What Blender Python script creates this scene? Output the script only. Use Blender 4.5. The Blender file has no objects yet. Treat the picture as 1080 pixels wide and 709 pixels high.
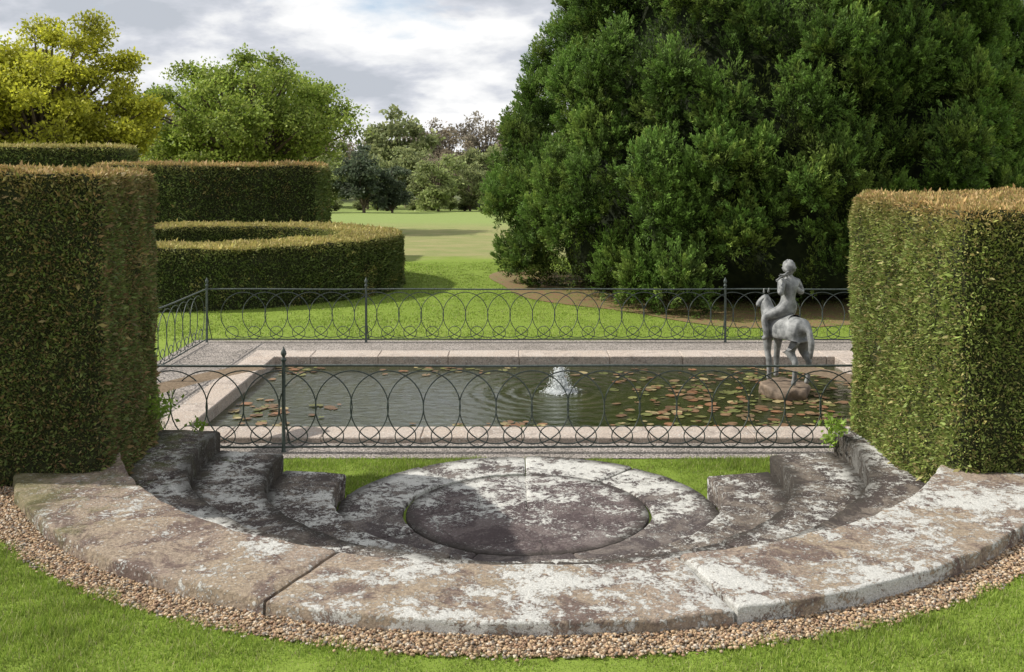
import bpy, bmesh, math, numpy as np, random
from mathutils import Vector
rng=np.random.default_rng(7); random.seed(5)
scene=bpy.context.scene
CX,CY=0.14,9.45

# ---------------------------------------------------------------- helpers
def link(o,parent=None):
    scene.collection.objects.link(o)
    if parent: o.parent=parent
    return o
def empty(name,loc=(0,0,0)):
    e=bpy.data.objects.new(name,None); e.location=loc; e.empty_display_size=.2
    return link(e)
def npmesh(name,V,F,cols=None,smooth=False):
    V=np.asarray(V,dtype=np.float32); F=np.asarray(F,dtype=np.int32)
    me=bpy.data.meshes.new(name); n,k=F.shape
    me.vertices.add(len(V)); me.vertices.foreach_set('co',V.ravel())
    me.loops.add(n*k); me.loops.foreach_set('vertex_index',F.ravel())
    me.polygons.add(n); me.polygons.foreach_set('loop_start',np.arange(0,n*k,k,dtype=np.int32))
    me.update(calc_edges=True)
    if smooth: me.polygons.foreach_set('use_smooth',np.ones(n,dtype=bool))
    if cols is not None:
        a=me.color_attributes.new('Col','FLOAT_COLOR','POINT')
        c=np.ones((len(V),4),dtype=np.float32); c[:,:3]=cols; a.data.foreach_set('color',c.ravel())
    me.validate(); return me
def obj(name,me,mat=None,parent=None):
    o=bpy.data.objects.new(name,me)
    if mat: me.materials.append(mat)
    return link(o,parent)
_K={}
def sn(P,scale=1.0,seed=0):
    P=np.asarray(P,dtype=float)
    if seed not in _K:
        r=np.random.default_rng(1000+seed); k=r.normal(size=(10,3)); k/=np.linalg.norm(k,axis=1)[:,None]
        _K[seed]=(k*r.uniform(.6,2.6,10)[:,None],r.uniform(0,6.28,10))
    k,ph=_K[seed]
    return np.sin(P@k.T*scale+ph).sum(-1)/4.0
def unit(v): return v/(np.linalg.norm(v,axis=-1,keepdims=True)+1e-9)
def leaves(P,D,L,W):
    n=len(P); D=unit(D); S=unit(np.cross(D,rng.normal(size=(n,3))))
    L=np.asarray(L).reshape(-1,1)*np.ones((n,1)); W=np.asarray(W).reshape(-1,1)*np.ones((n,1))
    V=np.stack([P,P+D*L*.5+S*W*.5,P+D*L,P+D*L*.5-S*W*.5],1).reshape(-1,3)
    F=np.arange(n*4).reshape(n,4); return V,F
def pick(pal,n,jit=.25,w=None):
    pal=np.array(pal); i=rng.choice(len(pal),n,p=w)
    return pal[i]*rng.uniform(1-jit,1+jit,(n,1))
class Acc:
    def __init__(s): s.V=[];s.F=[];s.C=[];s.n=0
    def add(s,V,F,C=None):
        V=np.asarray(V); s.V.append(V); s.F.append(np.asarray(F)+s.n); s.n+=len(V)
        if C is not None: s.C.append(np.broadcast_to(np.asarray(C),(len(V),3)))
    def mesh(s,name,smooth=False):
        return npmesh(name,np.concatenate(s.V),np.concatenate(s.F),np.concatenate(s.C) if s.C else None,smooth)
def tube(A,pts,rad,seg=8,closed=False,col=None):
    pts=np.asarray(pts,float); n=len(pts); rad=np.ones(n)*rad
    if closed: T=np.roll(pts,-1,0)-np.roll(pts,1,0)
    else: T=np.gradient(pts,axis=0)
    T=unit(T); ref=np.array([0,0,1.]) if abs(T[:,2]).mean()<.7 else np.array([0,1.,0])
    if closed:
        nrm=np.cross(pts[0]-pts.mean(0),pts[n//4]-pts.mean(0)); ref=unit(nrm)
    U=unit(np.cross(T,ref)); W=np.cross(T,U)
    a=np.linspace(0,2*np.pi,seg,endpoint=False)
    V=pts[:,None,:]+rad[:,None,None]*(np.cos(a)[None,:,None]*U[:,None,:]+np.sin(a)[None,:,None]*W[:,None,:])
    F=[]
    m=n if closed else n-1
    for i in range(m):
        j=(i+1)%n
        for k in range(seg):
            l=(k+1)%seg; F.append((i*seg+k,i*seg+l,j*seg+l,j*seg+k))
    A.add(V.reshape(-1,3),F,col)

# ---------------------------------------------------------------- materials
def base(name,rough=.85,spec=.2):
    m=bpy.data.materials.new(name); m.use_nodes=True; nt=m.node_tree; b=nt.nodes['Principled BSDF']
    b.inputs['Roughness'].default_value=rough; b.inputs['Specular IOR Level'].default_value=spec
    return m,nt,b
def pos(nt): return nt.nodes.new('ShaderNodeNewGeometry').outputs['Position']
def noi(nt,vec,scale,detail=4,rough=.6,dist=0):
    n=nt.nodes.new('ShaderNodeTexNoise'); n.inputs['Scale'].default_value=scale; n.inputs['Detail'].default_value=detail
    n.inputs['Roughness'].default_value=rough; n.inputs['Distortion'].default_value=dist
    nt.links.new(vec,n.inputs['Vector']); return n.outputs['Fac']
def ramp(nt,f,stops):
    r=nt.nodes.new('ShaderNodeValToRGB'); e=r.color_ramp.elements
    while len(e)<len(stops): e.new(.5)
    for x,(p,c) in zip(e,stops):
        x.position=p; x.color=(c,c,c,1) if not hasattr(c,'__len__') else (*c,1)
    nt.links.new(f,r.inputs[0]); return r.outputs[0]
def mix(nt,f,a,b,mode='MIX'):
    m=nt.nodes.new('ShaderNodeMix'); m.data_type='RGBA'; m.blend_type=mode
    for s,v in ((m.inputs[0],f),(m.inputs[6],a),(m.inputs[7],b)):
        if hasattr(v,'is_output'): nt.links.new(v,s)
        elif hasattr(v,'__len__'): s.default_value=(*v,1)
        else: s.default_value=v
    return m.outputs[2]
def math_(nt,op,a,b=0.0):
    m=nt.nodes.new('ShaderNodeMath'); m.operation=op
    for s,v in ((m.inputs[0],a),(m.inputs[1],b)):
        if hasattr(v,'is_output'): nt.links.new(v,s)
        else: s.default_value=v
    return m.outputs[0]
def clampm(nt,x,lo,hi): return math_(nt,'MINIMUM',math_(nt,'MAXIMUM',x,lo),hi)
def bump(nt,b,h,strength,dist):
    n=nt.nodes.new('ShaderNodeBump'); n.inputs['Strength'].default_value=strength; n.inputs['Distance'].default_value=dist
    nt.links.new(h,n.inputs['Height']); nt.links.new(n.outputs[0],b.inputs['Normal'])
def leafmat(name,trans=.3,rough=.55,spec=.3):
    m,nt,b=base(name,rough,spec)
    a=nt.nodes.new('ShaderNodeAttribute'); a.attribute_name='Col'
    nt.links.new(a.outputs['Color'],b.inputs['Base Color'])
    t=nt.nodes.new('ShaderNodeBsdfTranslucent'); nt.links.new(a.outputs['Color'],t.inputs[0])
    s=nt.nodes.new('ShaderNodeMixShader'); s.inputs[0].default_value=trans
    nt.links.new(b.outputs[0],s.inputs[1]); nt.links.new(t.outputs[0],s.inputs[2])
    nt.links.new(s.outputs[0],nt.nodes['Material Output'].inputs[0]); return m
def simple(name,c1,c2,scale,rough=.85,spec=.2,bs=.3,bd=.02):
    m,nt,b=base(name,rough,spec); p=pos(nt); n=noi(nt,p,scale,6)
    nt.links.new(ramp(nt,n,[(.35,c1),(.65,c2)]),b.inputs['Base Color']); bump(nt,b,n,bs,bd); return m
def stone(name,c1,c2,dark,lich=.5,moss=.0,darkamt=.5,crack=False,xl=0.0,yl=0.0,edge=None):
    m,nt,b=base(name,.92,.12); p=pos(nt)
    big=noi(nt,p,1.3,4,.6,.3); med=noi(nt,p,6,8,.65,.4); fine=noi(nt,p,45,6,.75); vf=noi(nt,p,120,4,.7)
    col=mix(nt,ramp(nt,big,[(.38,0),(.62,1)]),c1,c2)
    col=mix(nt,ramp(nt,noi(nt,p,2.6,10,.76,.8),[(darkamt-.05,0),(darkamt+.03,.95)]),col,dark)
    col=mix(nt,ramp(nt,fine,[(.42,0),(.68,.65)]),col,(.045,.04,.035))
    # lichen: crusty patches and a scatter of small round colonies
    l1=noi(nt,p,12,11,.80,.5); l2=noi(nt,p,2.2,4,.6)
    sx=nt.nodes.new('ShaderNodeSeparateXYZ'); nt.links.new(p,sx.inputs[0])
    s=math_(nt,'ADD',math_(nt,'MULTIPLY',l1,.58),math_(nt,'MULTIPLY',l2,.42))
    s=math_(nt,'ADD',s,math_(nt,'MULTIPLY',math_(nt,'SUBTRACT',fine,.5),.26))
    if xl: s=math_(nt,'ADD',s,clampm(nt,math_(nt,'MULTIPLY',math_(nt,'ADD',sx.outputs[0],.9),xl),-.04,.012))
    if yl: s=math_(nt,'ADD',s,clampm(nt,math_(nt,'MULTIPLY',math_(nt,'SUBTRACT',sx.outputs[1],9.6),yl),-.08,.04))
    lm=ramp(nt,s,[(lich,0),(lich+.010,.9),(lich+.04,1)])
    vo=nt.nodes.new('ShaderNodeTexVoronoi'); vo.inputs['Scale'].default_value=19; nt.links.new(p,vo.inputs['Vector'])
    vs=nt.nodes.new('ShaderNodeSeparateColor'); nt.links.new(vo.outputs['Color'],vs.inputs[0])
    sp=math_(nt,'MULTIPLY',ramp(nt,math_(nt,'ADD',vo.outputs['Distance'],math_(nt,'MULTIPLY',math_(nt,'SUBTRACT',fine,.5),.5)),[(.20,1),(.26,0)]),ramp(nt,vs.outputs[0],[(.45,0),(.5,.85)]))
    vo2=nt.nodes.new('ShaderNodeTexVoronoi'); vo2.inputs['Scale'].default_value=55; nt.links.new(p,vo2.inputs['Vector'])
    vs2=nt.nodes.new('ShaderNodeSeparateColor'); nt.links.new(vo2.outputs['Color'],vs2.inputs[0])
    sp2=math_(nt,'MULTIPLY',ramp(nt,vo2.outputs['Distance'],[(.25,.8),(.36,0)]),ramp(nt,vs2.outputs[1],[(.62,0),(.66,1)]))
    spm=math_(nt,'MULTIPLY',math_(nt,'MAXIMUM',sp,sp2),ramp(nt,l2,[(.36,.1),(.50,1)]))
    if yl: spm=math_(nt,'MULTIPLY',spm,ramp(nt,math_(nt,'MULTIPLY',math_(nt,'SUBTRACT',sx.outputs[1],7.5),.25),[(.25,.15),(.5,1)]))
    lm=math_(nt,'MAXIMUM',lm,spm)
    lc=mix(nt,ramp(nt,vf,[(.35,0),(.6,1)]),(.46,.45,.41),(.74,.73,.69))
    col=mix(nt,lm,col,lc)
    if moss>0:
        mk=ramp(nt,math_(nt,'ADD',math_(nt,'MULTIPLY',sx.outputs[0],-.16),math_(nt,'MULTIPLY',med,.6)),[(.74,0),(.86,moss)])
        col=mix(nt,mk,col,(.10,.12,.02))
    if edge:   # dark joints and shadow painted into the colour where tread meets next riser
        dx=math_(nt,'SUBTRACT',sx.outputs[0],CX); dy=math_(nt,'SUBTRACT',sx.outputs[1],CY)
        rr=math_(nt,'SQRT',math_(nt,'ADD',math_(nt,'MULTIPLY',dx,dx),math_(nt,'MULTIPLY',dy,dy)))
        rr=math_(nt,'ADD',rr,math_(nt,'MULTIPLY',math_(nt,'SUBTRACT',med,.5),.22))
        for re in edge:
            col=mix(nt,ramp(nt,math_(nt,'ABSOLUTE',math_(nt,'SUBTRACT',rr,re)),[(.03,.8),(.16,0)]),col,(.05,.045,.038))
    h=math_(nt,'ADD',math_(nt,'MULTIPLY',med,.7),math_(nt,'MULTIPLY',fine,.45))
    h=math_(nt,'ADD',h,math_(nt,'MULTIPLY',lm,.08))
    if crack:
        v2=nt.nodes.new('ShaderNodeTexVoronoi'); v2.feature='DISTANCE_TO_EDGE'; v2.inputs['Scale'].default_value=.9
        no=nt.nodes.new('ShaderNodeTexNoise'); no.inputs['Scale'].default_value=4; no.inputs['Detail'].default_value=5; nt.links.new(p,no.inputs[0])
        sc=nt.nodes.new('ShaderNodeVectorMath'); sc.operation='SCALE'; sc.inputs['Scale'].default_value=.18
        vv=nt.nodes.new('ShaderNodeVectorMath'); vv.operation='ADD'
        nt.links.new(no.outputs['Color'],sc.inputs[0]); nt.links.new(p,vv.inputs[0]); nt.links.new(sc.outputs[0],vv.inputs[1]); nt.links.new(vv.outputs[0],v2.inputs['Vector'])
        ck=ramp(nt,v2.outputs['Distance'],[(.002,.5),(.007,0)])
        col=mix(nt,ck,col,(.05,.045,.04)); h=math_(nt,'SUBTRACT',h,math_(nt,'MULTIPLY',ck,.2))
    nt.links.new(col,b.inputs['Base Color']); bump(nt,b,h,1.0,.045); return m
def gravel(name,cols,scale=70):
    m,nt,b=base(name,.9,.15); p=pos(nt)
    v=nt.nodes.new('ShaderNodeTexVoronoi'); v.inputs['Scale'].default_value=scale; nt.links.new(p,v.inputs['Vector'])
    r=nt.nodes.new('ShaderNodeSeparateColor'); nt.links.new(v.outputs['Color'],r.inputs[0])
    c=ramp(nt,r.outputs[0],[(i/(len(cols)-1),k) for i,k in enumerate(cols)])
    c=mix(nt,ramp(nt,noi(nt,p,1.2,5),[(.4,0),(.7,.4)]),c,(.16,.14,.11))
    c=mix(nt,ramp(nt,v.outputs['Distance'],[(.3,0),(.8,.7)]),c,(.03,.03,.025))
    nt.links.new(c,b.inputs['Base Color']); bump(nt,b,math_(nt,'MULTIPLY',v.outputs['Distance'],-1),.8,.02); return m

M_leaf=leafmat('hedge_leaf',.28); M_con=leafmat('conifer_frond',.25,.6,.2); M_tree=leafmat('tree_leaf',.45); M_grass=leafmat('grass_blade',.4)
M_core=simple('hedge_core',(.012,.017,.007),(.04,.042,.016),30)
M_bark=simple('bark',(.08,.065,.05),(.17,.13,.10),8)
M_redbark=simple('red_bark',(.05,.026,.018),(.11,.055,.035),6)
M_rim=stone('lichened_sandstone',(.44,.35,.255),(.43,.34,.27),(.20,.145,.125),lich=.510,moss=.5,darkamt=.53,xl=.05)
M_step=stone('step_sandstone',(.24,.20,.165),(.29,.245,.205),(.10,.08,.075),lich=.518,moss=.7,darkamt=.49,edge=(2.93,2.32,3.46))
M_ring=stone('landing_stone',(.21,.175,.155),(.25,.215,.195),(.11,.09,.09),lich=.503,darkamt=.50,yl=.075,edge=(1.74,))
M_disc=stone('landing_disc_stone',(.20,.16,.155),(.25,.21,.20),(.115,.088,.09),lich=.524,darkamt=.50,crack=True,yl=.045,edge=(1.13,))
M_coping=stone('coping_stone',(.60,.50,.42),(.64,.55,.48),(.44,.37,.32),lich=.62,darkamt=.58)
M_path=gravel('path_gravel',[(.26,.24,.21),(.5,.44,.4),(.36,.32,.29),(.62,.55,.5),(.42,.37,.33)],48)
M_iron=simple('iron_paint',(.03,.042,.038),(.08,.10,.09),30,.5,.5,.2,.003)

# ---------------------------------------------------------------- world / sun / camera
w=bpy.data.worlds.new('World'); scene.world=w; w.use_nodes=True; nt=w.node_tree
bg=nt.nodes['Background']; bg.inputs['Strength'].default_value=.12
EL=math.radians(43); AZ=math.radians(-86)
sky=nt.nodes.new('ShaderNodeTexSky'); sky.sky_type='NISHITA'; sky.sun_disc=False; sky.sun_elevation=EL; sky.sun_rotation=AZ
tc=nt.nodes.new('ShaderNodeTexCoord'); sx=nt.nodes.new('ShaderNodeSeparateXYZ'); nt.links.new(tc.outputs['Generated'],sx.inputs[0])
zz=math_(nt,'ADD',math_(nt,'MAXIMUM',sx.outputs[2],0.0),.28)
cb=nt.nodes.new('ShaderNodeCombineXYZ'); nt.links.new(math_(nt,'DIVIDE',sx.outputs[0],zz),cb.inputs[0]); nt.links.new(math_(nt,'DIVIDE',sx.outputs[1],zz),cb.inputs[1])
cb.inputs[2].default_value=9.4
cn=noi(nt,cb.outputs[0],1.7,9,.55,.1); cn2=noi(nt,cb.outputs[0],2.4,10,.56,.15)
mask=ramp(nt,cn,[(.31,0),(.41,1)])
shade=ramp(nt,cn2,[(.38,(4.5,4.8,5.3)),(.45,(5.7,5.9,6.4)),(.50,(7.2,7.3,7.5)),(.56,(8.5,8.5,8.5))])
skyc=mix(nt,.7,sky.outputs[0],(5.2,6.3,7.6))
nt.links.new(mix(nt,mask,skyc,shade),bg.inputs['Color'])
sd=bpy.data.lights.new('sun','SUN'); sd.energy=5.0; sd.angle=math.radians(.5); sd.color=(1,.955,.87)
so=link(bpy.data.objects.new('sun',sd))
v=Vector((math.sin(AZ)*math.cos(EL),math.cos(AZ)*math.cos(EL),math.sin(EL)))
so.rotation_euler=(-v).to_track_quat('-Z','Y').to_euler(); so.location=(-30,8,30)
cd=bpy.data.cameras.new('camera'); cam=link(bpy.data.objects.new('camera',cd)); scene.camera=cam
cam.location=(0,0,3.15); cam.rotation_euler=(math.radians(90),0,0)
cd.sensor_width=36; cd.lens=36*1090/1080; cd.shift_y=-(354.5-175)/1080; cd.clip_end=3000; cd.clip_start=.05
scene.view_settings.view_transform='Standard'; scene.view_settings.look='None'; scene.view_settings.exposure=0

# ---------------------------------------------------------------- ground
def smooth(a,b,x): t=np.clip((x-a)/(b-a),0,1); return t*t*(3-2*t)
def hz(x,y):
    x=np.asarray(x,float); y=np.asarray(y,float)
    r=np.hypot(x-CX,y-CY); low=-.03
    inside=((r<3.9)&(y<9.9))|((abs(x-CX)<3.6)&(y>=CY))
    z=np.where(inside,low,low+(.79)*(1-smooth(10.,11.,y)))
    z=np.where((x>-4.1)&(x<5.5)&(y>12.1)&(y<17.1),-.7,z)
    z=np.where(y>35,low-(np.minimum(y,150)-35)*.0287,z)
    z=z+np.where(y>230,smooth(230,340,y)*11,0)
    z=z+np.where(y>20,.04*np.sin(x*.3+y*.21)*smooth(22,40,y),0)
    return z
xs=np.unique(np.round(np.concatenate([np.linspace(-900,-60,15),np.linspace(-60,-10,26),np.arange(-10,10.01,.1),np.linspace(10,60,26),np.linspace(60,900,15)]),3))
ys=np.unique(np.round(np.concatenate([np.linspace(-300,-10,10),np.linspace(-10,3,8),np.arange(3,20.01,.1),np.linspace(20,60,50),np.linspace(60,400,60),np.linspace(400,1500,8)]),3))
X,Y=np.meshgrid(xs,ys); V=np.stack([X,Y,hz(X,Y)],-1).reshape(-1,3)
nx,ny=len(xs),len(ys); i=np.arange(nx-1)[None,:]+np.arange(ny-1)[:,None]*nx; i=i.ravel()
F=np.stack([i,i+1,i+nx+1,i+nx],1)
m,nt,b=base('grass_ground',.95,.1); p=pos(nt); sx=nt.nodes.new('ShaderNodeSeparateXYZ'); nt.links.new(p,sx.inputs[0])
n1=noi(nt,p,.35,5); n2=noi(nt,p,6,6,.7); n3=noi(nt,p,90,3,.7)
lawn=mix(nt,ramp(nt,n1,[(.35,0),(.65,1)]),(.20,.28,.045),(.25,.33,.06))
lawn=mix(nt,ramp(nt,n2,[(.4,0),(.7,.7)]),lawn,(.15,.21,.03))
rough=mix(nt,ramp(nt,noi(nt,p,.6,8,.7),[(.35,0),(.65,1)]),(.22,.25,.09),(.33,.29,.14))
yn=math_(nt,'ADD',sx.outputs[1],math_(nt,'MULTIPLY',n1,6))
zone=ramp(nt,math_(nt,'DIVIDE',yn,200),[(.19,0),(.20,1)])
zone2=ramp(nt,math_(nt,'DIVIDE',yn,200),[(.34,0),(.44,1)])
zone3=ramp(nt,math_(nt,'DIVIDE',yn,400),[(.42,0),(.5,1)])
col=mix(nt,zone,lawn,rough); col=mix(nt,zone2,col,(.25,.31,.10)); col=mix(nt,zone3,col,(.12,.13,.07))
col=mix(nt,ramp(nt,n3,[(.35,0),(.75,.4)]),col,(.07,.11,.015))
nt.links.new(col,b.inputs['Base Color']); bump(nt,b,math_(nt,'ADD',n3,n2),.4,.03)
obj('ground',npmesh('ground',V,F,smooth=True),m)

# mown grass blades
def blades(n,xr,yr,test,h,wd,pal,dens_fade=None):
    x=rng.uniform(*xr,n); y=rng.uniform(*yr,n); k=test(x,y); x=x[k]; y=y[k]; n=len(x)
    z=hz(x,y)-.004; P=np.stack([x,y,z],1)
    D=rng.normal(size=(n,3))*.5; D[:,2]=1; D=unit(D); a=rng.uniform(0,6.28,n)
    S=np.stack([np.cos(a),np.sin(a),0*a],1)*(wd*.5); cl=1+.35*sn(P,2.2,3)+.35*sn(P,11,33)
    H=(rng.uniform(*h,n)*np.clip(cl,.35,2.2))[:,None]
    V=np.stack([P-S,P+S,P+D*H],1).reshape(-1,3)
    c=pick(pal,n,.35,w=[.38,.25,.29,.08])*np.clip(1+.14*sn(P,.9,4)+.10*sn(P,4,14)+.12*sn(P,16,34),.5,1.5)[:,None]; C=np.repeat(c,3,0); C[0::3]*=.6; C[1::3]*=.6
    return V,np.arange(3*n).reshape(n,3),C
gp=[(.31,.43,.065),(.39,.48,.10),(.24,.36,.05),(.52,.49,.25)]
A=Acc()
A.add(*blades(560000,(-5.2,5.2),(4.2,7.6),lambda x,y:(np.hypot(x-CX,y-CY)>4.43+.03*np.sin(x*9)+.02*np.sin(x*23)+rng.normal(size=len(x))*.015)&(abs(x)<y*.53),(.012,.045),.006,gp))
A.add(*blades(130000,(-4,4),(9.4,11.22),lambda x,y:(np.hypot(x-CX,y-CY)>1.72)&((y>9.95)|(np.hypot(x-CX,y-CY)<1.76)),(.02,.05),.008,gp))
A.add(*blades(230000,(-12,12),(18.75,34),lambda x,y:(abs(x)<y*.5),(.015,.045),.02,gp))
obj('grass',A.mesh('grass'),M_grass)

# ---------------------------------------------------------------- stone steps
class SB:
    def __init__(s): s.v=[]; s.f=[]
    def slab(s,r0,r1,a0,a1,z0,z1,gap=.012,amp=.006,bev=.022):
        rm=(r0+r1)/2; a0=math.radians(a0)+gap/2/rm; a1=math.radians(a1)-gap/2/rm
        dz=random.uniform(-.008,.008); sl=random.uniform(-.008,.008)
        nt_=max(4,int((r1-r0)/.06)); top=[r0+bev+(r1-r0-2*bev)*k/nt_ for k in range(nt_+1)]
        prof=[(r0,z0),(r0,(z0+z1)/2),(r0,z1-bev),(r0+bev*.3,z1-bev*.3)]+[(r,z1) for r in top]+[(r1-bev*.3,z1-bev*.3),(r1,z1-bev),(r1,(z0+z1)/2),(r1,z0)]
        n=max(4,int((a1-a0)*rm/.04)); P=[]
        for i in range(n+1):
            t=i/n; a=a0+(a1-a0)*t
            if i==1: a=a0+.02/rm
            if i==n-1: a=a1-.02/rm
            for k,(r,z) in enumerate(prof):
                e=(-.012 if i in(0,n) and z>z1-bev*1.5 else 0)
                P.append((CX+r*math.sin(a),CY-r*math.cos(a),z+(dz+sl*math.cos(3*t))*(z>z0)+e))
        P=np.array(P); m_=len(prof); R=P[:,:2]-[CX,CY]; R=R/np.linalg.norm(R,axis=1)[:,None]
        edge=np.tile(np.array([1.0 if (k<6 or k>m_-7) else .3 for k in range(m_)]),n+1)
        chip=np.maximum(0,sn(P,13,46)-.9)*.022*edge
        P[:,:2]+=R*(amp*sn(P,5,1)+amp*.9*sn(P,17,2))[:,None]; P[:,2]+=amp*.6*sn(P,4,5)+amp*.4*sn(P,19,6)-chip
        o=len(s.v); s.v+=P.tolist()
        for i in range(n):
            for k in range(m_-1): s.f.append((o+i*m_+k,o+(i+1)*m_+k,o+(i+1)*m_+k+1,o+i*m_+k+1))
        for i,fl in((0,1),(n,0)):
            q=len(s.v); s.v+=P[i*m_:(i+1)*m_].tolist(); f=list(range(q,q+m_)); s.f.append(f if fl else f[::-1])
    def make(s,name,mat,parent=None):
        me=bpy.data.meshes.new(name); me.from_pydata(s.v,[],s.f); me.update()
        me.polygons.foreach_set('use_smooth',[len(p.vertices)==4 for p in me.polygons]); return obj(name,me,mat,parent)
steps=empty('curved_stone_steps')
B=SB(); cuts=[-95,-74,-54,-20,14,46,72,97]
for a,c in zip(cuts,cuts[1:]): B.slab(3.48,4.23,a,c,.60,.86,gap=.018,amp=.010,bev=.015)
B.make('rim_slabs',M_rim,steps)
B=SB()
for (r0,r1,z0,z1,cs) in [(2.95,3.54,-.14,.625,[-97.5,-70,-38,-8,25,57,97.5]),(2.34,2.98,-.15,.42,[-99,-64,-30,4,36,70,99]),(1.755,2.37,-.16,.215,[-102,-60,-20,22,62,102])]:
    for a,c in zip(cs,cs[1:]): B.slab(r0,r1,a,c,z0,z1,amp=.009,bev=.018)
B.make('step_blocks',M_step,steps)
land=empty('circular_stone_landing')
B=SB()
cs=[-180,-141,-104,-60,-22,18,60,101,140,180]
for a,c in zip(cs,cs[1:]): B.slab(1.13,1.742,a,c,-.12,.012,gap=.010,amp=.005,bev=.012)
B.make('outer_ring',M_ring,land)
B=SB(); B.slab(.01,1.105,-180,180,-.12,.012,gap=0,amp=.003,bev=.014); B.make('centre_disc',M_disc,land)

# ---------------------------------------------------------------- gravel border (real pebbles)
t=np.linspace(-2.3,2.3,160)
V=np.concatenate([np.stack([CX+r*np.sin(t),CY-r*np.cos(t),0*t+.766],1) for r in (4.05,4.43)]); n=160
F=[(k,k+1,k+1+n,k+n) for k in range(n-1)]
gb=empty('gravel_border')
obj('bed',npmesh('bed',V,F),simple('gravel_bed',(.12,.085,.055),(.24,.18,.12),40),gb)
ico=bmesh.new(); bmesh.ops.create_icosphere(ico,subdivisions=1,radius=1); iv=np.array([q.co[:] for q in ico.verts]); jf=np.array([[q.index for q in f.verts] for f in ico.faces])
n=21000; a=rng.uniform(-1.15,1.15,n); r=rng.uniform(4.17,4.45,n)+rng.normal(size=n)*.02; s=rng.uniform(.0035,.0125,n)
P=np.stack([CX+r*np.sin(a),CY-r*np.cos(a),.768+rng.uniform(0,.012,n)],1)
sc=rng.uniform(.6,1.3,(n,1,3)); sc[:,:,2]*=.7
an=rng.uniform(0,6.28,n); ca,sa=np.cos(an),np.sin(an)
Q=iv[None]*sc*s[:,None,None]*(1+.15*rng.normal(size=(n,len(iv),1)))
Q=np.stack([Q[...,0]*ca[:,None]-Q[...,1]*sa[:,None],Q[...,0]*sa[:,None]+Q[...,1]*ca[:,None],Q[...,2]],-1)+P[:,None]
F=(jf[None]+(np.arange(n)*len(iv))[:,None,None]).reshape(-1,3)
C=np.repeat(pick([(.40,.28,.17),(.46,.35,.23),(.26,.17,.11),(.5,.43,.34),(.20,.17,.14),(.42,.29,.17),(.30,.19,.12),(.33,.23,.14)],n,.3),len(iv),0)
m,nt,b=base('pebble',.8,.3); at=nt.nodes.new('ShaderNodeAttribute'); at.attribute_name='Col'; nt.links.new(at.outputs[0],b.inputs['Base Color'])
obj('pebbles',npmesh('pebbles',Q.reshape(-1,3),F,C),m,gb)

# ---------------------------------------------------------------- pool
A=Acc()
for x0,x1,y0,y1 in [(-5.75,7.0,11.2,11.95),(-5.75,7.0,17.2,18.8),(-5.75,-4.2,11.95,17.2),(5.55,7.0,11.95,17.2)]:
    A.add([(x0,y0,-.02),(x1,y0,-.02),(x1,y1,-.02),(x0,y1,-.02)],[(0,1,2,3)])
obj('gravel_path',A.mesh('gravel_path'),M_path)
pool=empty('pool_coping'); me=bpy.data.meshes.new('coping'); bm=bmesh.new()
def cblock(x0,x1,y0,y1,z0=-.5,z1=.045):
    r=bmesh.ops.create_cube(bm,size=1); 
    for q in r['verts']: q.co=Vector(((x0+x1)/2+q.co.x*(x1-x0),(y0+y1)/2+q.co.y*(y1-y0),(z0+z1)/2+q.co.z*(z1-z0)+(random.uniform(-.004,.004))))
x=-4.3
while x<5.65:
    L=min(random.uniform(.9,1.5),5.7-x)
    cblock(x+.003,x+L-.003,11.82,12.32); cblock(x+.003,x+L-.003,16.86,17.4); x+=L
for x0,x1 in((-4.3,-3.86),(5.26,5.7)):
    y=12.326
    while y<16.84:
        L=min(random.uniform(.9,1.5),16.855-y); cblock(x0,x1,y+.003,y+L-.003); y+=L
bmesh.ops.bevel(bm,geom=bm.edges[:],offset=.012,segments=1,affect='EDGES'); bm.to_mesh(me); bm.free(); obj('coping_blocks',me,M_coping,pool)
FX,FY,WZ=.69,14.95,-.12
V=np.array([(-3.95-FX,12.25-FY,0),(5.35-FX,12.25-FY,0),(5.35-FX,16.95-FY,0),(-3.95-FX,16.95-FY,0)])
m,nt,b=base('water',.03,.6); b.inputs['IOR'].default_value=1.33
tc=nt.nodes.new('ShaderNodeTexCoord'); oc=tc.outputs['Object']
ln=nt.nodes.new('ShaderNodeVectorMath'); ln.operation='LENGTH'; nt.links.new(oc,ln.inputs[0]); rr=ln.outputs['Value']
rn=math_(nt,'ADD',rr,math_(nt,'MULTIPLY',noi(nt,oc,2.5,3),.22))
wv=math_(nt,'SINE',math_(nt,'MULTIPLY',rn,27.0))
fade=math_(nt,'DIVIDE',1.0,math_(nt,'ADD',.6,math_(nt,'MULTIPLY',rr,.7)))
mp=nt.nodes.new('ShaderNodeMapping'); mp.inputs['Scale'].default_value=(1,1.5,1); nt.links.new(oc,mp.inputs[0])
h=math_(nt,'ADD',math_(nt,'MULTIPLY',math_(nt,'MULTIPLY',wv,fade),.42),math_(nt,'MULTIPLY',noi(nt,mp.outputs[0],5,5,.6,.8),1.2))
nt.links.new(mix(nt,ramp(nt,noi(nt,oc,.8,5),[(.35,0),(.65,1)]),(.020,.026,.008),(.042,.048,.017)),b.inputs['Base Color'])
bump(nt,b,h,.42,.035)
o=obj('pool_water',npmesh('pool_water',V,[(0,1,2,3)]),m); o.location=(FX,FY,WZ)
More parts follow.
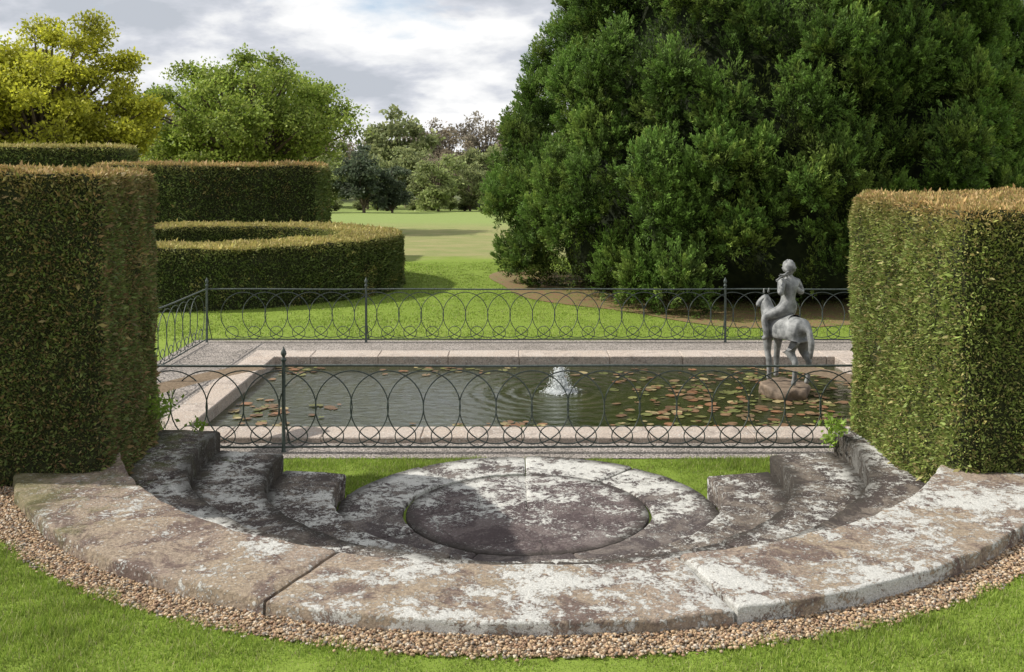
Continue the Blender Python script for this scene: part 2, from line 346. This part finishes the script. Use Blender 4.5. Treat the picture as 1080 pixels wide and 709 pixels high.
# lilies
V=[];F=[];C=[]
def pad(x,y,r):
    a0=random.uniform(0,6.28); o=len(V); k=11; c=np.array(random.choice([(.15,.15,.05),(.21,.13,.07),(.24,.12,.06),(.13,.14,.045),(.32,.26,.13),(.16,.11,.06),(.19,.11,.06)]))*random.uniform(.6,1.15)
    tx,ty=random.uniform(-.08,.08),random.uniform(-.08,.08); z0=WZ+random.uniform(.004,.012)
    V.append((x,y,z0)); C.append(c*1.2)
    for i in range(k):
        a=a0+.25+(6.283-.5)*i/(k-1); rr=r*random.uniform(.88,1.05); dx,dy=rr*math.cos(a),rr*math.sin(a)
        V.append((x+dx,y+dy,z0+.006+dx*tx+dy*ty)); C.append(c)
    for i in range(k-1): F.append((o,o+1+i,o+2+i))
cl=[]
for _ in range(58): cl.append((random.uniform(1.7,5.1),random.uniform(12.6,16.7),.6))
for _ in range(9): cl.append((random.uniform(-3.7,-2.2),random.uniform(12.5,14.2),.6))
for _ in range(9): cl.append((random.uniform(-3.7,1.5),random.uniform(16.2,16.8),.5))
for _ in range(5): cl.append((random.uniform(-1,2),random.uniform(12.5,13.2),.5))
for x,y,s in cl:
    for _ in range(random.randint(4,13)):
        px,py=random.gauss(x,s*.7),random.gauss(y,s*.4)
        if -3.78<px<5.15 and 12.45<py<16.75 and math.hypot(px-FX,py-FY)>.6: pad(px,py,random.uniform(.03,.09))
obj('water_lilies',npmesh('water_lilies',V,F,np.array(C)),leafmat('lily_pad',.1))
# fountain
fo=empty('fountain_jet',(FX,FY,WZ)); A=Acc()
def drops(P,s,el=1.6):
    n=len(P); Q=iv[None]*s[:,None,None]*np.array([1,1,el])*(1+.25*rng.normal(size=(n,1,3)))+P[:,None]
    A.add(Q.reshape(-1,3),(jf[None]+(np.arange(n)*len(iv))[:,None,None]).reshape(-1,3))
n=2800; z=rng.uniform(0,1,n)**1.2; a=rng.uniform(0,6.28,n); rd=np.abs(rng.normal(size=n))*(.014+.055*(1-z)**1.3)*(1+.4*np.sin(z*19)); 
drops(np.stack([rd*np.cos(a)+.012*np.sin(z*7),rd*np.sin(a),z*.37*rng.uniform(.8,1.05,n)],1),rng.uniform(.003,.011,n),2)
n=1700; a=rng.uniform(0,6.28,n); vr=rng.uniform(.05,.22,n); tt=rng.uniform(.2,1,n); hh=rng.uniform(.12,.36,n)*4*tt*(1-tt)
drops(np.stack([vr*tt*np.cos(a),vr*tt*np.sin(a),hh+.003],1),rng.uniform(.002,.006,n),1.4)
n=2200; a=rng.uniform(0,6.28,n); rd=np.abs(rng.normal(size=n))*.12
drops(np.stack([rd*np.cos(a),rd*np.sin(a),rng.uniform(0,.03,n)],1),rng.uniform(.004,.012,n),.6)
m,nt,b=base('foam',.3,.5); b.inputs['Base Color'].default_value=(.9,.92,.92,1); b.inputs['Transmission Weight'].default_value=.05
t_=nt.nodes.new('ShaderNodeBsdfTranslucent'); t_.inputs[0].default_value=(.9,.92,.92,1); s_=nt.nodes.new('ShaderNodeMixShader'); s_.inputs[0].default_value=.4
nt.links.new(b.outputs[0],s_.inputs[1]); nt.links.new(t_.outputs[0],s_.inputs[2]); nt.links.new(s_.outputs[0],nt.nodes['Material Output'].inputs[0])
obj('spray',A.mesh('spray'),m,fo)
A=Acc(); tube(A,[(0,0,-.2),(0,0,.0),(0,0,.03)],[.02,.02,.012],8); obj('nozzle',A.mesh('nozzle'),M_iron,fo)

# ---------------------------------------------------------------- iron fence
def fence(x0,y0,x1,y1,posts,ph=0.0,finial=True):
    A=Acc(); L=math.hypot(x1-x0,y1-y0); d=np.array([(x1-x0)/L,(y1-y0)/L,0]); o=np.array([x0,y0,-.02])
    up=np.array([0,0,1.])
    def bar(z,r): tube(A,[o+d*t+up*(z+.004*math.sin(t*2.1)) for t in np.linspace(0,L,40)],r,6)
    bar(.955,.014); bar(.055,.012)
    R=.405; zc=.475; sp=.40; k=int(L/sp)+1; tt=np.linspace(0,2*np.pi,36,endpoint=False)
    for i in range(k+1):
        c=i*sp+ph+random.uniform(-.008,.008)
        if c-R<0 or c+R>L: continue
        tube(A,[o+d*(c+R*math.cos(t))+up*(zc+R*math.sin(t)+.02) for t in tt],.0075,5,True)
    for i in range(k+1):
        c=i*sp+ph+sp/2; r2=.115
        if c-r2<0 or c+r2>L: continue
        tube(A,[o+d*(c+r2*math.cos(t))+up*(.175+r2*math.sin(t)) for t in tt[::2]],.0065,5,True)
    for q in posts:
        b=o+d*q
        tube(A,[b+up*z for z in(-.1,.0,.02,.5,1.0)],[.03,.03,.021,.021,.021],8)
        if finial: tube(A,[b+up*z for z in(1.0,1.01,1.03,1.045,1.06,1.085,1.11,1.14,1.17)],[.02,.03,.03,.016,.018,.033,.03,.014,.003],10)
        tube(A,[b+up*.6,b+up*.3+np.array([-d[1],d[0],0])*.12,b+np.array([-d[1],d[0],0])*.32],.009,5)
    return obj('iron_fence',A.mesh('iron_fence'),M_iron)
fence(-5.48,11.45,6.75,11.45,[.03,2.95,9.40,12.2],.1)
fence(-5.48,18.56,6.75,18.56,[.0,2.86,9.31,12.23],.25)
fence(-5.48,11.5,-5.48,18.5,[3.5],.1)
fence(6.75,11.5,6.75,18.5,[3.5],.1)

# ---------------------------------------------------------------- hedges
def resample(pts,step=.13,it=3,closed=True):
    pts=np.array(pts,float); out=[]
    for a,c in zip(pts,np.roll(pts,-1,0)):
        n=max(1,int(np.linalg.norm(c-a)/step)); out+= [a+(c-a)*k/n for k in range(n)]
    P=np.array(out)
    for _ in range(it): P=(np.roll(P,1,0)+P*2+np.roll(P,-1,0))/4
    return P
def nrm2(P):
    T=np.roll(P,-1,0)-np.roll(P,1,0); Nn=np.stack([T[:,1],-T[:,0]],1); return Nn/np.linalg.norm(Nn,axis=1)[:,None]
def sample(V,T,dens,keep=None):
    a,b_,c=V[T[:,0]],V[T[:,1]],V[T[:,2]]; cr=np.cross(b_-a,c-a); ar=np.linalg.norm(cr,axis=1)/2
    if keep is not None: ar=ar*keep((a+b_+c)/3,cr)
    n=int(ar.sum()*dens); i=rng.choice(len(T),n,p=ar/ar.sum()); u=rng.uniform(size=(n,2)); k=u.sum(1)>1; u[k]=1-u[k]
    return a[i]+(b_-a)[i]*u[:,:1]+(c-a)[i]*u[:,1:], unit(cr[i])
def hedge(name,outline,z0,ztop,dens,L,pal_side,pal_top,inner=None,amp=.03,step=.13,keep=None,it=3,brown=.9):
    O=resample(outline,step,it) if inner is None else np.array(outline)
    x_,y_=O[:,0],O[:,1]
    if (x_*np.roll(y_,-1)-np.roll(x_,-1)*y_).sum()<0:   # keep outlines anticlockwise so normals face out
        O=O[::-1]
        if inner is not None: inner=np.array(inner)[::-1]
    n=len(O); Nn=nrm2(O)
    zt=ztop if callable(ztop) else (lambda P:np.full(len(P),float(ztop)))
    rows=[]; H=int(max(3,(zt(O).mean()-z0)/step))
    for k in range(H+1):
        f=k/H; ins=.0 if k<H else -.03
        rows.append(np.column_stack([O+Nn*(ins-.05*f+.02),z0+(zt(O)-.04-z0)*f]))
    if inner is None:
        c=O.mean(0)
        for s in (.97,.85,.7,.5,.3,.12,.01): Q=c+(O-c)*s; rows.append(np.column_stack([Q,zt(Q)]))
    else:
        I=np.array(inner); NI=nrm2(I)
        for s in (.03,.2,.4,.6,.8,.97): Q=O+(I-O)*s; rows.append(np.column_stack([Q,zt(Q)]))
        for k in range(H,-1,-1): f=k/H; rows.append(np.column_stack([I+NI*.05*f,z0+(zt(I)-.04-z0)*f]))
    V=np.concatenate(rows); m_=len(rows); idx=np.arange(n); F=[]
    for k in range(m_-1):
        a=k*n+idx; b_=k*n+np.roll(idx,-1); F.append(np.stack([a,b_,b_+n,a+n],1))
    F=np.concatenate(F)
    nv=np.zeros_like(V)
    T=np.concatenate([F[:,[0,1,2]],F[:,[0,2,3]]]); cr=np.cross(V[T[:,1]]-V[T[:,0]],V[T[:,2]]-V[T[:,0]])
    for j in range(3): np.add.at(nv,T[:,j],cr)
    nv=unit(nv); V=V+nv*(amp*sn(V,1.6,8)+amp*.7*sn(V,6,9))[:,None]
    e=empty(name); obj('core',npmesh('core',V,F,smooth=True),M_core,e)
    P,Nr=sample(V,T,dens,keep); k=len(P)
    gone=(sn(P,10,16)+.6*sn(P,23,17)<-1.0)&(rng.uniform(size=k)<.5); P=P[~gone]; Nr=Nr[~gone]; k=len(P)
    D=Nr*.8+rng.normal(size=(k,3))*.6+np.array([0,0,.25]); l=rng.uniform(.6,1.3,k)*L
    l=l*(1+.9*(rng.uniform(size=k)<.03))
    P=P+Nr*(rng.uniform(-.5,.45,k)*L+.25*L*sn(P,12,18))[:,None]
    VV,FF=leaves(P,D,l,l*.36)
    pt=sn(P,3.0,11)*.5+sn(P,9,12)*.5+rng.normal(size=k)*.5
    cs=pick(pal_side,k,.4); ct=pick(pal_top,k,.3)
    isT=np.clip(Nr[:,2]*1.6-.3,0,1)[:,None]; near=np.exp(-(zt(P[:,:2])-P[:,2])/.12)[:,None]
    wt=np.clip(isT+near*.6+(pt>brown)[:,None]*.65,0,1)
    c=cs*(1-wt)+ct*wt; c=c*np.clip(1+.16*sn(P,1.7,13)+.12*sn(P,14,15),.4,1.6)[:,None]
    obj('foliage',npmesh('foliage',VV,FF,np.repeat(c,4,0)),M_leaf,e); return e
ps=[(.145,.195,.055),(.18,.22,.065),(.11,.15,.045),(.22,.18,.08),(.20,.235,.07),(.25,.165,.08)]
pt_=[(.44,.29,.12),(.38,.29,.11),(.50,.35,.16),(.30,.26,.08)]
pr=[(.25,.32,.08),(.31,.36,.10),(.20,.26,.06),(.34,.30,.12),(.17,.21,.055)]
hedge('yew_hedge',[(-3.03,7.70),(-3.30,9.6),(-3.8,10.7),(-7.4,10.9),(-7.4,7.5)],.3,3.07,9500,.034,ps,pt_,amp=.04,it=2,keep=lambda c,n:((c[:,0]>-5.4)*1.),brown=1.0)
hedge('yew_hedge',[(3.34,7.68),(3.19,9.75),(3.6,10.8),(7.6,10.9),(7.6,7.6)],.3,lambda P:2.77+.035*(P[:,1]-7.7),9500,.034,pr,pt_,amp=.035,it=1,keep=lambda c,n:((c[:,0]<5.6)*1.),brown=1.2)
t=np.linspace(0,2*np.pi,150,endpoint=False)[::1]
oc_=np.stack([-8+5.05*np.cos(t),27.5+5.05*np.sin(t)],1); ic_=np.stack([-8+3.35*np.cos(t),27.5+3.35*np.sin(t)],1)
p2=[(.13,.18,.05),(.17,.21,.06),(.10,.14,.04)]; p3=[(.42,.36,.12),(.36,.34,.10),(.48,.39,.16)]
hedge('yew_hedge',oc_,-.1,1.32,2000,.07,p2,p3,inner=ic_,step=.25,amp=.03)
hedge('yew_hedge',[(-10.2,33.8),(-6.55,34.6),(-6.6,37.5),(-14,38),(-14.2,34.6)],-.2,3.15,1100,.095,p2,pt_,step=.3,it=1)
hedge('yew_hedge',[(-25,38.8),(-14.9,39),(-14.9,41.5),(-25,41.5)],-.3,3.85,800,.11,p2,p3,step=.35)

# ---------------------------------------------------------------- conifer
TX,TY=6.35,28.
def RR(z): return np.interp(z,[0,.8,2.5,5,7.8,11,14,16.5],[5.9,6.6,6.75,6.4,5.45,4.0,2.0,.2])
def cxz(z): return TX+np.clip(np.asarray(z,float),0,9)*.095
def env(ph,z):
    q=np.stack([np.cos(ph)*2.2,np.sin(ph)*2.2,z*.16],-1); q2=np.stack([np.cos(ph)*6,np.sin(ph)*6,z*.8],-1)
    return RR(z)*(1+.05*sn(q,1.2,21)+.05*sn(q2,1.0,22))
tree=empty('conifer_tree')
ph=np.linspace(0,2*np.pi,90,endpoint=False); zs=np.linspace(.25,16.3,60); PH,ZZ=np.meshgrid(ph,zs)
R_=env(PH,ZZ)*.80-.1+.15*sn(np.stack([PH*9,ZZ*2.5,0*ZZ],-1),1,23); R_=np.maximum(R_,.02)
V=np.stack([cxz(ZZ)+R_*np.cos(PH),TY+R_*np.sin(PH),ZZ],-1).reshape(-1,3); n=90
F=[(k*n+j,k*n+(j+1)%n,(k+1)*n+(j+1)%n,(k+1)*n+j) for k in range(59) for j in range(n)]
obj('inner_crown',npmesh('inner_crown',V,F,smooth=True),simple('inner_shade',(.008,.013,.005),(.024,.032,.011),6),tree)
A=Acc(); tries=0
def tuft(x,y,z,s,o,nl,bright):
    lean=o*random.uniform(.1,.5)+rng.normal(size=3)*.12; lean[2]=0
    npl=random.randint(9,15); pd=unit(rng.normal(size=(npl,3))*np.array([1,1,.8])+np.array([0,0,.55])+lean)
    w_=rng.integers(0,npl,nl); tt=rng.uniform(0.05,1,nl)**.65
    pl=pd[w_]; wid=(.36*np.sin(np.pi*np.clip(tt*.9+.1,0,1))+.05)*s*.66
    loc=pl*tt[:,None]*s*1.2+unit(rng.normal(size=(nl,3)))*wid[:,None]*rng.uniform(.3,1,nl)[:,None]**.5
    loc[:,2]*=1.2; loc+=np.array([0,0,1])*(tt**2)[:,None]*s*.3
    P=np.array([x,y,z-.2*s])+loc; P[:,2]=np.maximum(P[:,2],.0)
    D=pl*.9+np.array([0,0,.5])+rng.normal(size=(nl,3))*.42
    l=rng.uniform(.04,.10,nl)*(1 if z<9.5 else 1.8); VV,FF=leaves(P,D,l,l*.34)
    bc=np.array(random.choice([(.165,.275,.055),(.19,.30,.062),(.14,.24,.05),(.24,.33,.07)]))*bright
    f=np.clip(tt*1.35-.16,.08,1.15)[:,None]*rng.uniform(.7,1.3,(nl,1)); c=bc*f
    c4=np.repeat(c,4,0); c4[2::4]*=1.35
    A.add(VV,FF,c4)
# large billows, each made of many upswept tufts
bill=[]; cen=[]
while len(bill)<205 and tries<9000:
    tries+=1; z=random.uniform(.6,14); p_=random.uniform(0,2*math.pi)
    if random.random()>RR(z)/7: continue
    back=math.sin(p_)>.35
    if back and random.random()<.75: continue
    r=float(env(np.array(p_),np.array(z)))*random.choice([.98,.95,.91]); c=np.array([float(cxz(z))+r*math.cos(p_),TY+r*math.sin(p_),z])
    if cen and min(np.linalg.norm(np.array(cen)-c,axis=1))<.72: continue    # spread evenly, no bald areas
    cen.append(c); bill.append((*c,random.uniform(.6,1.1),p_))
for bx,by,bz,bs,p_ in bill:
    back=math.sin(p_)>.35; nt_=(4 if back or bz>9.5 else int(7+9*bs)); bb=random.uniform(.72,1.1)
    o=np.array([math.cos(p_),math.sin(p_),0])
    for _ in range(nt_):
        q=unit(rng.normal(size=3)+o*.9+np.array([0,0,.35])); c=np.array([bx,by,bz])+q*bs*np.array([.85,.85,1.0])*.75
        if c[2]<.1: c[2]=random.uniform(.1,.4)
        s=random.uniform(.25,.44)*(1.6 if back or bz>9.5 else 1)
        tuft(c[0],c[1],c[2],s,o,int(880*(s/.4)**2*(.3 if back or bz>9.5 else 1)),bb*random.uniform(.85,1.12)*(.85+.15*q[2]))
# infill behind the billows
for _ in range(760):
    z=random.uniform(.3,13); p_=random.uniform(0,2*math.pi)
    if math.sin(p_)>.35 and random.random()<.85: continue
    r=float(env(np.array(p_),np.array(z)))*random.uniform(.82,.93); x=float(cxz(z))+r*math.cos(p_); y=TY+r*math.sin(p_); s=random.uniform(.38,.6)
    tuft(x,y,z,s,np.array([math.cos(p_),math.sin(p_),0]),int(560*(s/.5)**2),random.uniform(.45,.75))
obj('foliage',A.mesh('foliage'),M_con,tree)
A=Acc()
tube(A,[(TX,TY,-.2),(TX,TY,6),(TX,TY,16)],[.8,.5,.05],12)
for k in range(14):
    a=k*2.4; z=.8+k*.7; rr=float(RR(z))*.8
    tube(A,[(TX,TY,z*.7),(TX+rr*.5*math.cos(a),TY+rr*.5*math.sin(a),z*.9),(TX+rr*math.cos(a),TY+rr*math.sin(a),z+.6)],[.16,.10,.04],6)
obj('trunk_and_limbs',A.mesh('trunk_and_limbs',True),M_redbark,tree)
# litter under the conifer
t=np.linspace(0,2*np.pi,90,endpoint=False); rr_=np.array([6.9+.3*math.sin(3*a)+.2*math.sin(7*a+1)+(.7*math.exp(-((a-4.45)/.25)**2)) for a in t])
V=np.concatenate([[[TX,TY,-.018]],np.stack([TX+rr_*np.cos(t),TY+rr_*np.sin(t),0*t-.018],1)]); F=[(0,1+k,1+(k+1)%90) for k in range(90)]
obj('leaf_litter',npmesh('leaf_litter',V,F),simple('litter',(.24,.13,.08),(.17,.17,.06),5,bd=.03))

# ---------------------------------------------------------------- broadleaf trees
def tree_parts(H,cr,cb,nl,per,leaf,pal,seed,ecc=1.0,flat=.75,limb=True,ls=(.16,.30),fr=(.5,.9)):
    r=random.Random(seed); A=Acc(); Bk=Acc()
    hc=(H+cb)/2; hv=(H-cb)/2
    tube(Bk,[(0,0,-.3),(.05,0,cb*.6),(.1,.05,hc),(0,0,H*.85)],[cr*.085,cr*.06,cr*.04,cr*.01],8)
    for k in range(nl):
        u=Vector((r.gauss(0,1),r.gauss(0,1),r.gauss(0,1)*.9+.1)).normalized(); f=r.uniform(*fr)*(1+.13*float(sn(np.array(u[:])*2,1.2,seed)))
        c=np.array([u.x*cr*f,u.y*cr*f,hc+u.z*hv*f]); s=cr*r.uniform(*ls)
        if limb: tube(Bk,[(0,0,max(.3,cb*.7+ (hc-cb)*r.random()*.6)),(c[0]*.45,c[1]*.45,c[2]*.75+.1),c],[cr*.03,cr*.018,cr*.005],5)
        n=int(per*r.uniform(.7,1.3)); q=unit(rng.normal(size=(n,3))); rad=rng.uniform(.05,1,n)**.55*(1+.35*sn(q*2.5+k,1.5,31))
        P=c+q*rad[:,None]*s*np.array([1.15,1.15,flat]); D=q*.6+rng.normal(size=(n,3))*.8; l=rng.uniform(.6,1.4,n)*leaf
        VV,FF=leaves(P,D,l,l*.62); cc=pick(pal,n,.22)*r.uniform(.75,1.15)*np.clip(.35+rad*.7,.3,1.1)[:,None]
        A.add(VV,FF,np.repeat(cc,4,0))
    return A,Bk
def tree_(name,x,y,z,*a,**k):
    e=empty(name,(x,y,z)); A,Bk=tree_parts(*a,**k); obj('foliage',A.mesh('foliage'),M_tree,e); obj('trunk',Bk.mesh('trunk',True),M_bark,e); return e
oak=[(.28,.38,.06),(.34,.44,.08),(.23,.32,.05),(.41,.48,.10)]
lime=[(.52,.53,.05),(.60,.59,.07),(.43,.45,.05)]
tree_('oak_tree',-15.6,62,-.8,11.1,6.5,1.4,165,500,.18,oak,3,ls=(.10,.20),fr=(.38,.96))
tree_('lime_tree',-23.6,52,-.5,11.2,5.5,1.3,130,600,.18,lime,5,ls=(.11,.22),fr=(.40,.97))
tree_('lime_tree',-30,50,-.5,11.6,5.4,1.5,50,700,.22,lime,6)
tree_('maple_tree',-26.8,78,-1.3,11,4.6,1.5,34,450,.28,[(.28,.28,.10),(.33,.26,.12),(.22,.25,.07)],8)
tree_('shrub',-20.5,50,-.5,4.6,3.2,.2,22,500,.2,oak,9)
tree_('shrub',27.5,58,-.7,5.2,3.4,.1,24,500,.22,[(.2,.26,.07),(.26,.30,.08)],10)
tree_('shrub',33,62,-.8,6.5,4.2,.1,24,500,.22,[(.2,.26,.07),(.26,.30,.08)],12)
# distant woodland: several kinds, instanced
wood=empty('distant_trees'); protos=[]
pals=[[(.28,.33,.14),(.33,.36,.15)],[(.37,.31,.21),(.33,.27,.19)],[(.10,.135,.08),(.13,.16,.095)],[(.33,.40,.15),(.37,.42,.16)],[(.32,.27,.21),(.37,.33,.25)]]  # lightened palettes: distance haze painted into the crown colours
for i,pl in enumerate(pals):
    for j in range(2):
        sparse=i in(1,4); A,Bk=tree_parts(12,4.6,.8 if not sparse else 2.5,42,170 if not sparse else 100,.5 if not sparse else .36,pl,40+i*3+j,fr=(.4,.98))
        protos.append((i,A.mesh('crown'),Bk.mesh('stem')))
for _,a,b_ in protos: a.materials.append(M_tree); b_.materials.append(M_bark)
def put(kind,x,y,s,sz=1):
    i,a,b_=random.choice([p for p in protos if p[0]==kind]); z=float(hz(x,y))-.3; rz=random.uniform(0,6.28)
    for me,nm in((a,'crown'),(b_,'stem')):
        o=bpy.data.objects.new(nm,me); link(o,wood); o.location=(x,y,z); o.scale=(s,s,s*sz); o.rotation_euler=(0,0,rz)
R=random.Random(11)
for k in range(46):
    put(R.choice([1,4,4,1,0]),-110+k*5.0+R.uniform(-2,2),R.uniform(172,205),R.uniform(1.05,1.4),R.uniform(.9,1.15))
for k in range(44):
    put(R.choice([0,1,3,4,1,0]),-100+k*4.8+R.uniform(-2,2),R.uniform(152,168),R.uniform(.7,1.0),R.uniform(.85,1.05))
for x,y,k,s in[(-18.3,128,2,.76),(-15.2,131,2,.62),(-9.8,138,3,.74),(-5.8,142,0,.62),(-23.5,132,3,.7),(-2.8,140,3,.5),(0,142,2,.6),(-27,125,0,.6),(-31,128,3,.6),(3,143,0,.6),(38,110,0,.7),(48,115,3,.8),(58,118,0,.8),(-12,144,0,.6)]: put(k,x,y,s,.9)
for k in range(50): put(R.choice([0,3,2]),-60+k*2.4+R.uniform(-1,1),R.uniform(143,150),R.uniform(.2,.32),R.uniform(.6,.85))

# ---------------------------------------------------------------- weeds on the walls
def weed(x,y,z,n,s,pal):
    P=np.array([x,y,z])+rng.normal(size=(n,3))*s*np.array([1,1,.8]); D=rng.normal(size=(n,3))*.7+np.array([.1,-.3,.6]); l=rng.uniform(.03,.07,n)
    VV,FF=leaves(P,D,l,l*.55); obj('wall_weed',npmesh('wall_weed',VV,FF,np.repeat(pick(pal,n,.25),4,0)),M_grass)
gw=[(.25,.38,.05),(.3,.44,.08),(.2,.3,.05)]
weed(-3.16,9.3,.98,150,.07,gw); weed(2.98,9.55,.74,130,.06,gw); weed(3.05,9.8,.55,90,.05,gw); weed(-2.95,9.75,.7,50,.04,gw); weed(-3.3,8.1,.9,60,.04,gw)

# ---------------------------------------------------------------- statue
st=empty('horse_and_rider_statue',(3.90,14.8,.03))
M_lead=simple('lead',(.10,.105,.105),(.32,.325,.32),10,.55,.45,.6,.014)
def skin(name,J,E,root=0,sub=2):
    me=bpy.data.meshes.new(name); me.from_pydata([j[:3] for j in J],E,[]); o=obj(name,me,M_lead,st)
    bpy.context.view_layer.objects.active=o
    md=o.modifiers.new('skin','SKIN'); md.use_smooth_shade=True
    if not me.skin_vertices: me.skin_vertices.new()
    for i,j in enumerate(J):
        r=j[3]; r=r if hasattr(r,'__len__') else (r,r); me.skin_vertices[0].data[i].radius=r
    me.skin_vertices[0].data[root].use_root=True
    s=o.modifiers.new('sub','SUBSURF'); s.levels=sub; s.render_levels=sub; return o
h=np.array([-.50,.866]); pz=np.array([.866,.50])
def hp(f,s,z): q=h*f+pz*s; return (q[0]+.03,q[1],z)
J=[];E=[]
def add(p,r,par=None):
    J.append((*p,r)); 
    if par is not None: E.append((par,len(J)-1))
    return len(J)-1
a=add(hp(0,0,.82),.18); b1=add(hp(.2,0,.84),.19,a); b2=add(hp(-.2,0,.85),.20,a); ru=add(hp(-.30,0,.83),.155,b2); ch=add(hp(.31,0,.88),.14,b1)
n1=add(hp(.38,.0,1.02),.105,ch); n2=add(hp(.42,.0,1.15),.085,n1); hd=add(hp(.42,.0,1.22),.068,n2); h2=add(hp(.47,-.06,1.13),.052,hd); h3=add(hp(.49,-.10,1.05),.040,h2)
for s in(-1,1):
    k=add(hp(.27,s*.11,.66),.08,b1); k=add(hp(.28+.03*s,s*.12,.40),.046,k); k=add(hp(.27+.05*s,s*.12,.33),.05,k); k=add(hp(.27+.05*s,s*.12,.10),.032,k); add(hp(.29+.05*s,s*.12,.03),.048,k)
    k=add(hp(-.25,s*.11,.66),.12,b2); k=add(hp(-.18,s*.13,.50),.075,k); k=add(hp(-.31,s*.13,.36),.046,k); k=add(hp(-.28,s*.13,.10),.032,k); add(hp(-.25,s*.13,.03),.048,k)
t1=add(hp(-.43,0,.82),.04,ru); t2=add(hp(-.48,0,.64),.05,t1); add(hp(-.46,0,.42),.025,t2)
skin('horse',J,E)
for s in(-1,1):
    skin('ear',[(*hp(.41,.0+s*.04,1.25),.02),(*hp(.40,.0+s*.05,1.33),.008)],[(0,1)],0,1)
# rider, seated astride, arms raised to a pipe
J=[];E=[]
pe=add((.04,-.01,1.07),(.15,.13)); w1=add((.05,-.01,1.19),(.115,.10),pe); c1=add((.06,0,1.33),(.14,.11),w1); c2=add((.07,0,1.45),(.125,.095),c1); nk=add((.07,0,1.53),.05,c2); hd=add((.065,-.01,1.585),.055,nk)
hands=[]
for s in(-1,1):
    hip=add((.02+pz[0]*s*.10,pz[1]*s*.10,1.04),.095,pe); kn=add((-.10+pz[0]*s*.21,.15+pz[1]*s*.21,.95),.066,hip); an_=add((-.06+pz[0]*s*.22,.10+pz[1]*s*.22,.68),.040,kn); add((-.11+pz[0]*s*.22,.16+pz[1]*s*.22,.63),.034,an_)
    sh=add((.07+pz[0]*s*.15,pz[1]*s*.14,1.45),.066,c2); el=add((.08+pz[0]*s*.21,pz[1]*s*.2-.08,1.29),.050,sh); wr=add((.0+.04*s,-.10+.02*s,1.47),.034,el); hnd=add((-.03+.03*s,-.10+.02*s,1.53),.034,wr); hands.append((-.03+.03*s,-.10+.02*s,1.53))
skin('rider_body',J,E)
for hx,hy,hz_ in hands:
    for k in range(5):
        q=(k-2)*.014; z1=.0 if k else -.02
        skin('finger',[(hx+q,hy-.01,hz_+.01+z1,.010),(hx+q-.012,hy-.035,hz_+.04+z1,.009),(hx+q-.03,hy-.03,hz_+.055+z1,.007)],[(0,1),(1,2)],0,1)
# head with face
bm=bmesh.new(); bmesh.ops.create_uvsphere(bm,u_segments=24,v_segments=18,radius=1); f=Vector((-.55,-.83,0)).normalized(); sd_=Vector((-f.y,f.x,0))
for q in bm.verts:
    c=q.co.copy(); d=c.dot(f); s=c.dot(sd_); z=c.z; r=1.0
    if d>.4:
        r+=.22*math.exp(-((s/.16)**2+((z+.12)/.22)**2)); r-=.14*math.exp(-(((abs(s)-.36)/.17)**2+((z-.1)/.13)**2)); r+=.06*math.exp(-((s/.28)**2+((z+.48)/.08)**2)); r+=.08*math.exp(-((s/.25)**2+((z+.8)/.15)**2))
    if abs(s)>.7: r+=.18*math.exp(-((d/.16)**2+(z/.25)**2))
    if d<.45 and z>-.35: r+=.14+.10*math.sin(c.x*17)*math.sin(c.z*15+c.y*11)
    q.co=Vector((c.x*r*.080,c.y*r*.086,c.z*r*.105))
for fc in bm.faces: fc.smooth=True
me=bpy.data.meshes.new('rider_head'); bm.to_mesh(me); bm.free(); o=obj('rider_head',me,M_lead,st); o.location=(.065,-.015,1.66); o.rotation_euler=(.05,-.1,0)
A=Acc(); tube(A,[(.03,-.12,1.62),(-.06,-.14,1.56),(-.16,-.17,1.49)],[.010,.012,.017],8); obj('pipe',A.mesh('pipe'),M_lead,st)
# rock plinth
bm=bmesh.new(); bmesh.ops.create_icosphere(bm,subdivisions=4,radius=1)
for q in bm.verts:
    c=np.array(q.co[:]); r=1+.10*float(sn(c*3,1,41))+.05*float(sn(c*9,1,42)); q.co=Vector((c[0]*r*.34,c[1]*r*.46,max(min(c[2]*r*.22-.10,.012+.006*float(sn(c*14,1,43))),-.4)))
for fc in bm.faces: fc.smooth=True
me=bpy.data.meshes.new('rock_plinth'); bm.to_mesh(me); bm.free(); obj('rock_plinth',me,simple('wet_rock',(.10,.075,.055),(.24,.18,.13),9,.7,.3,.6,.03),st)
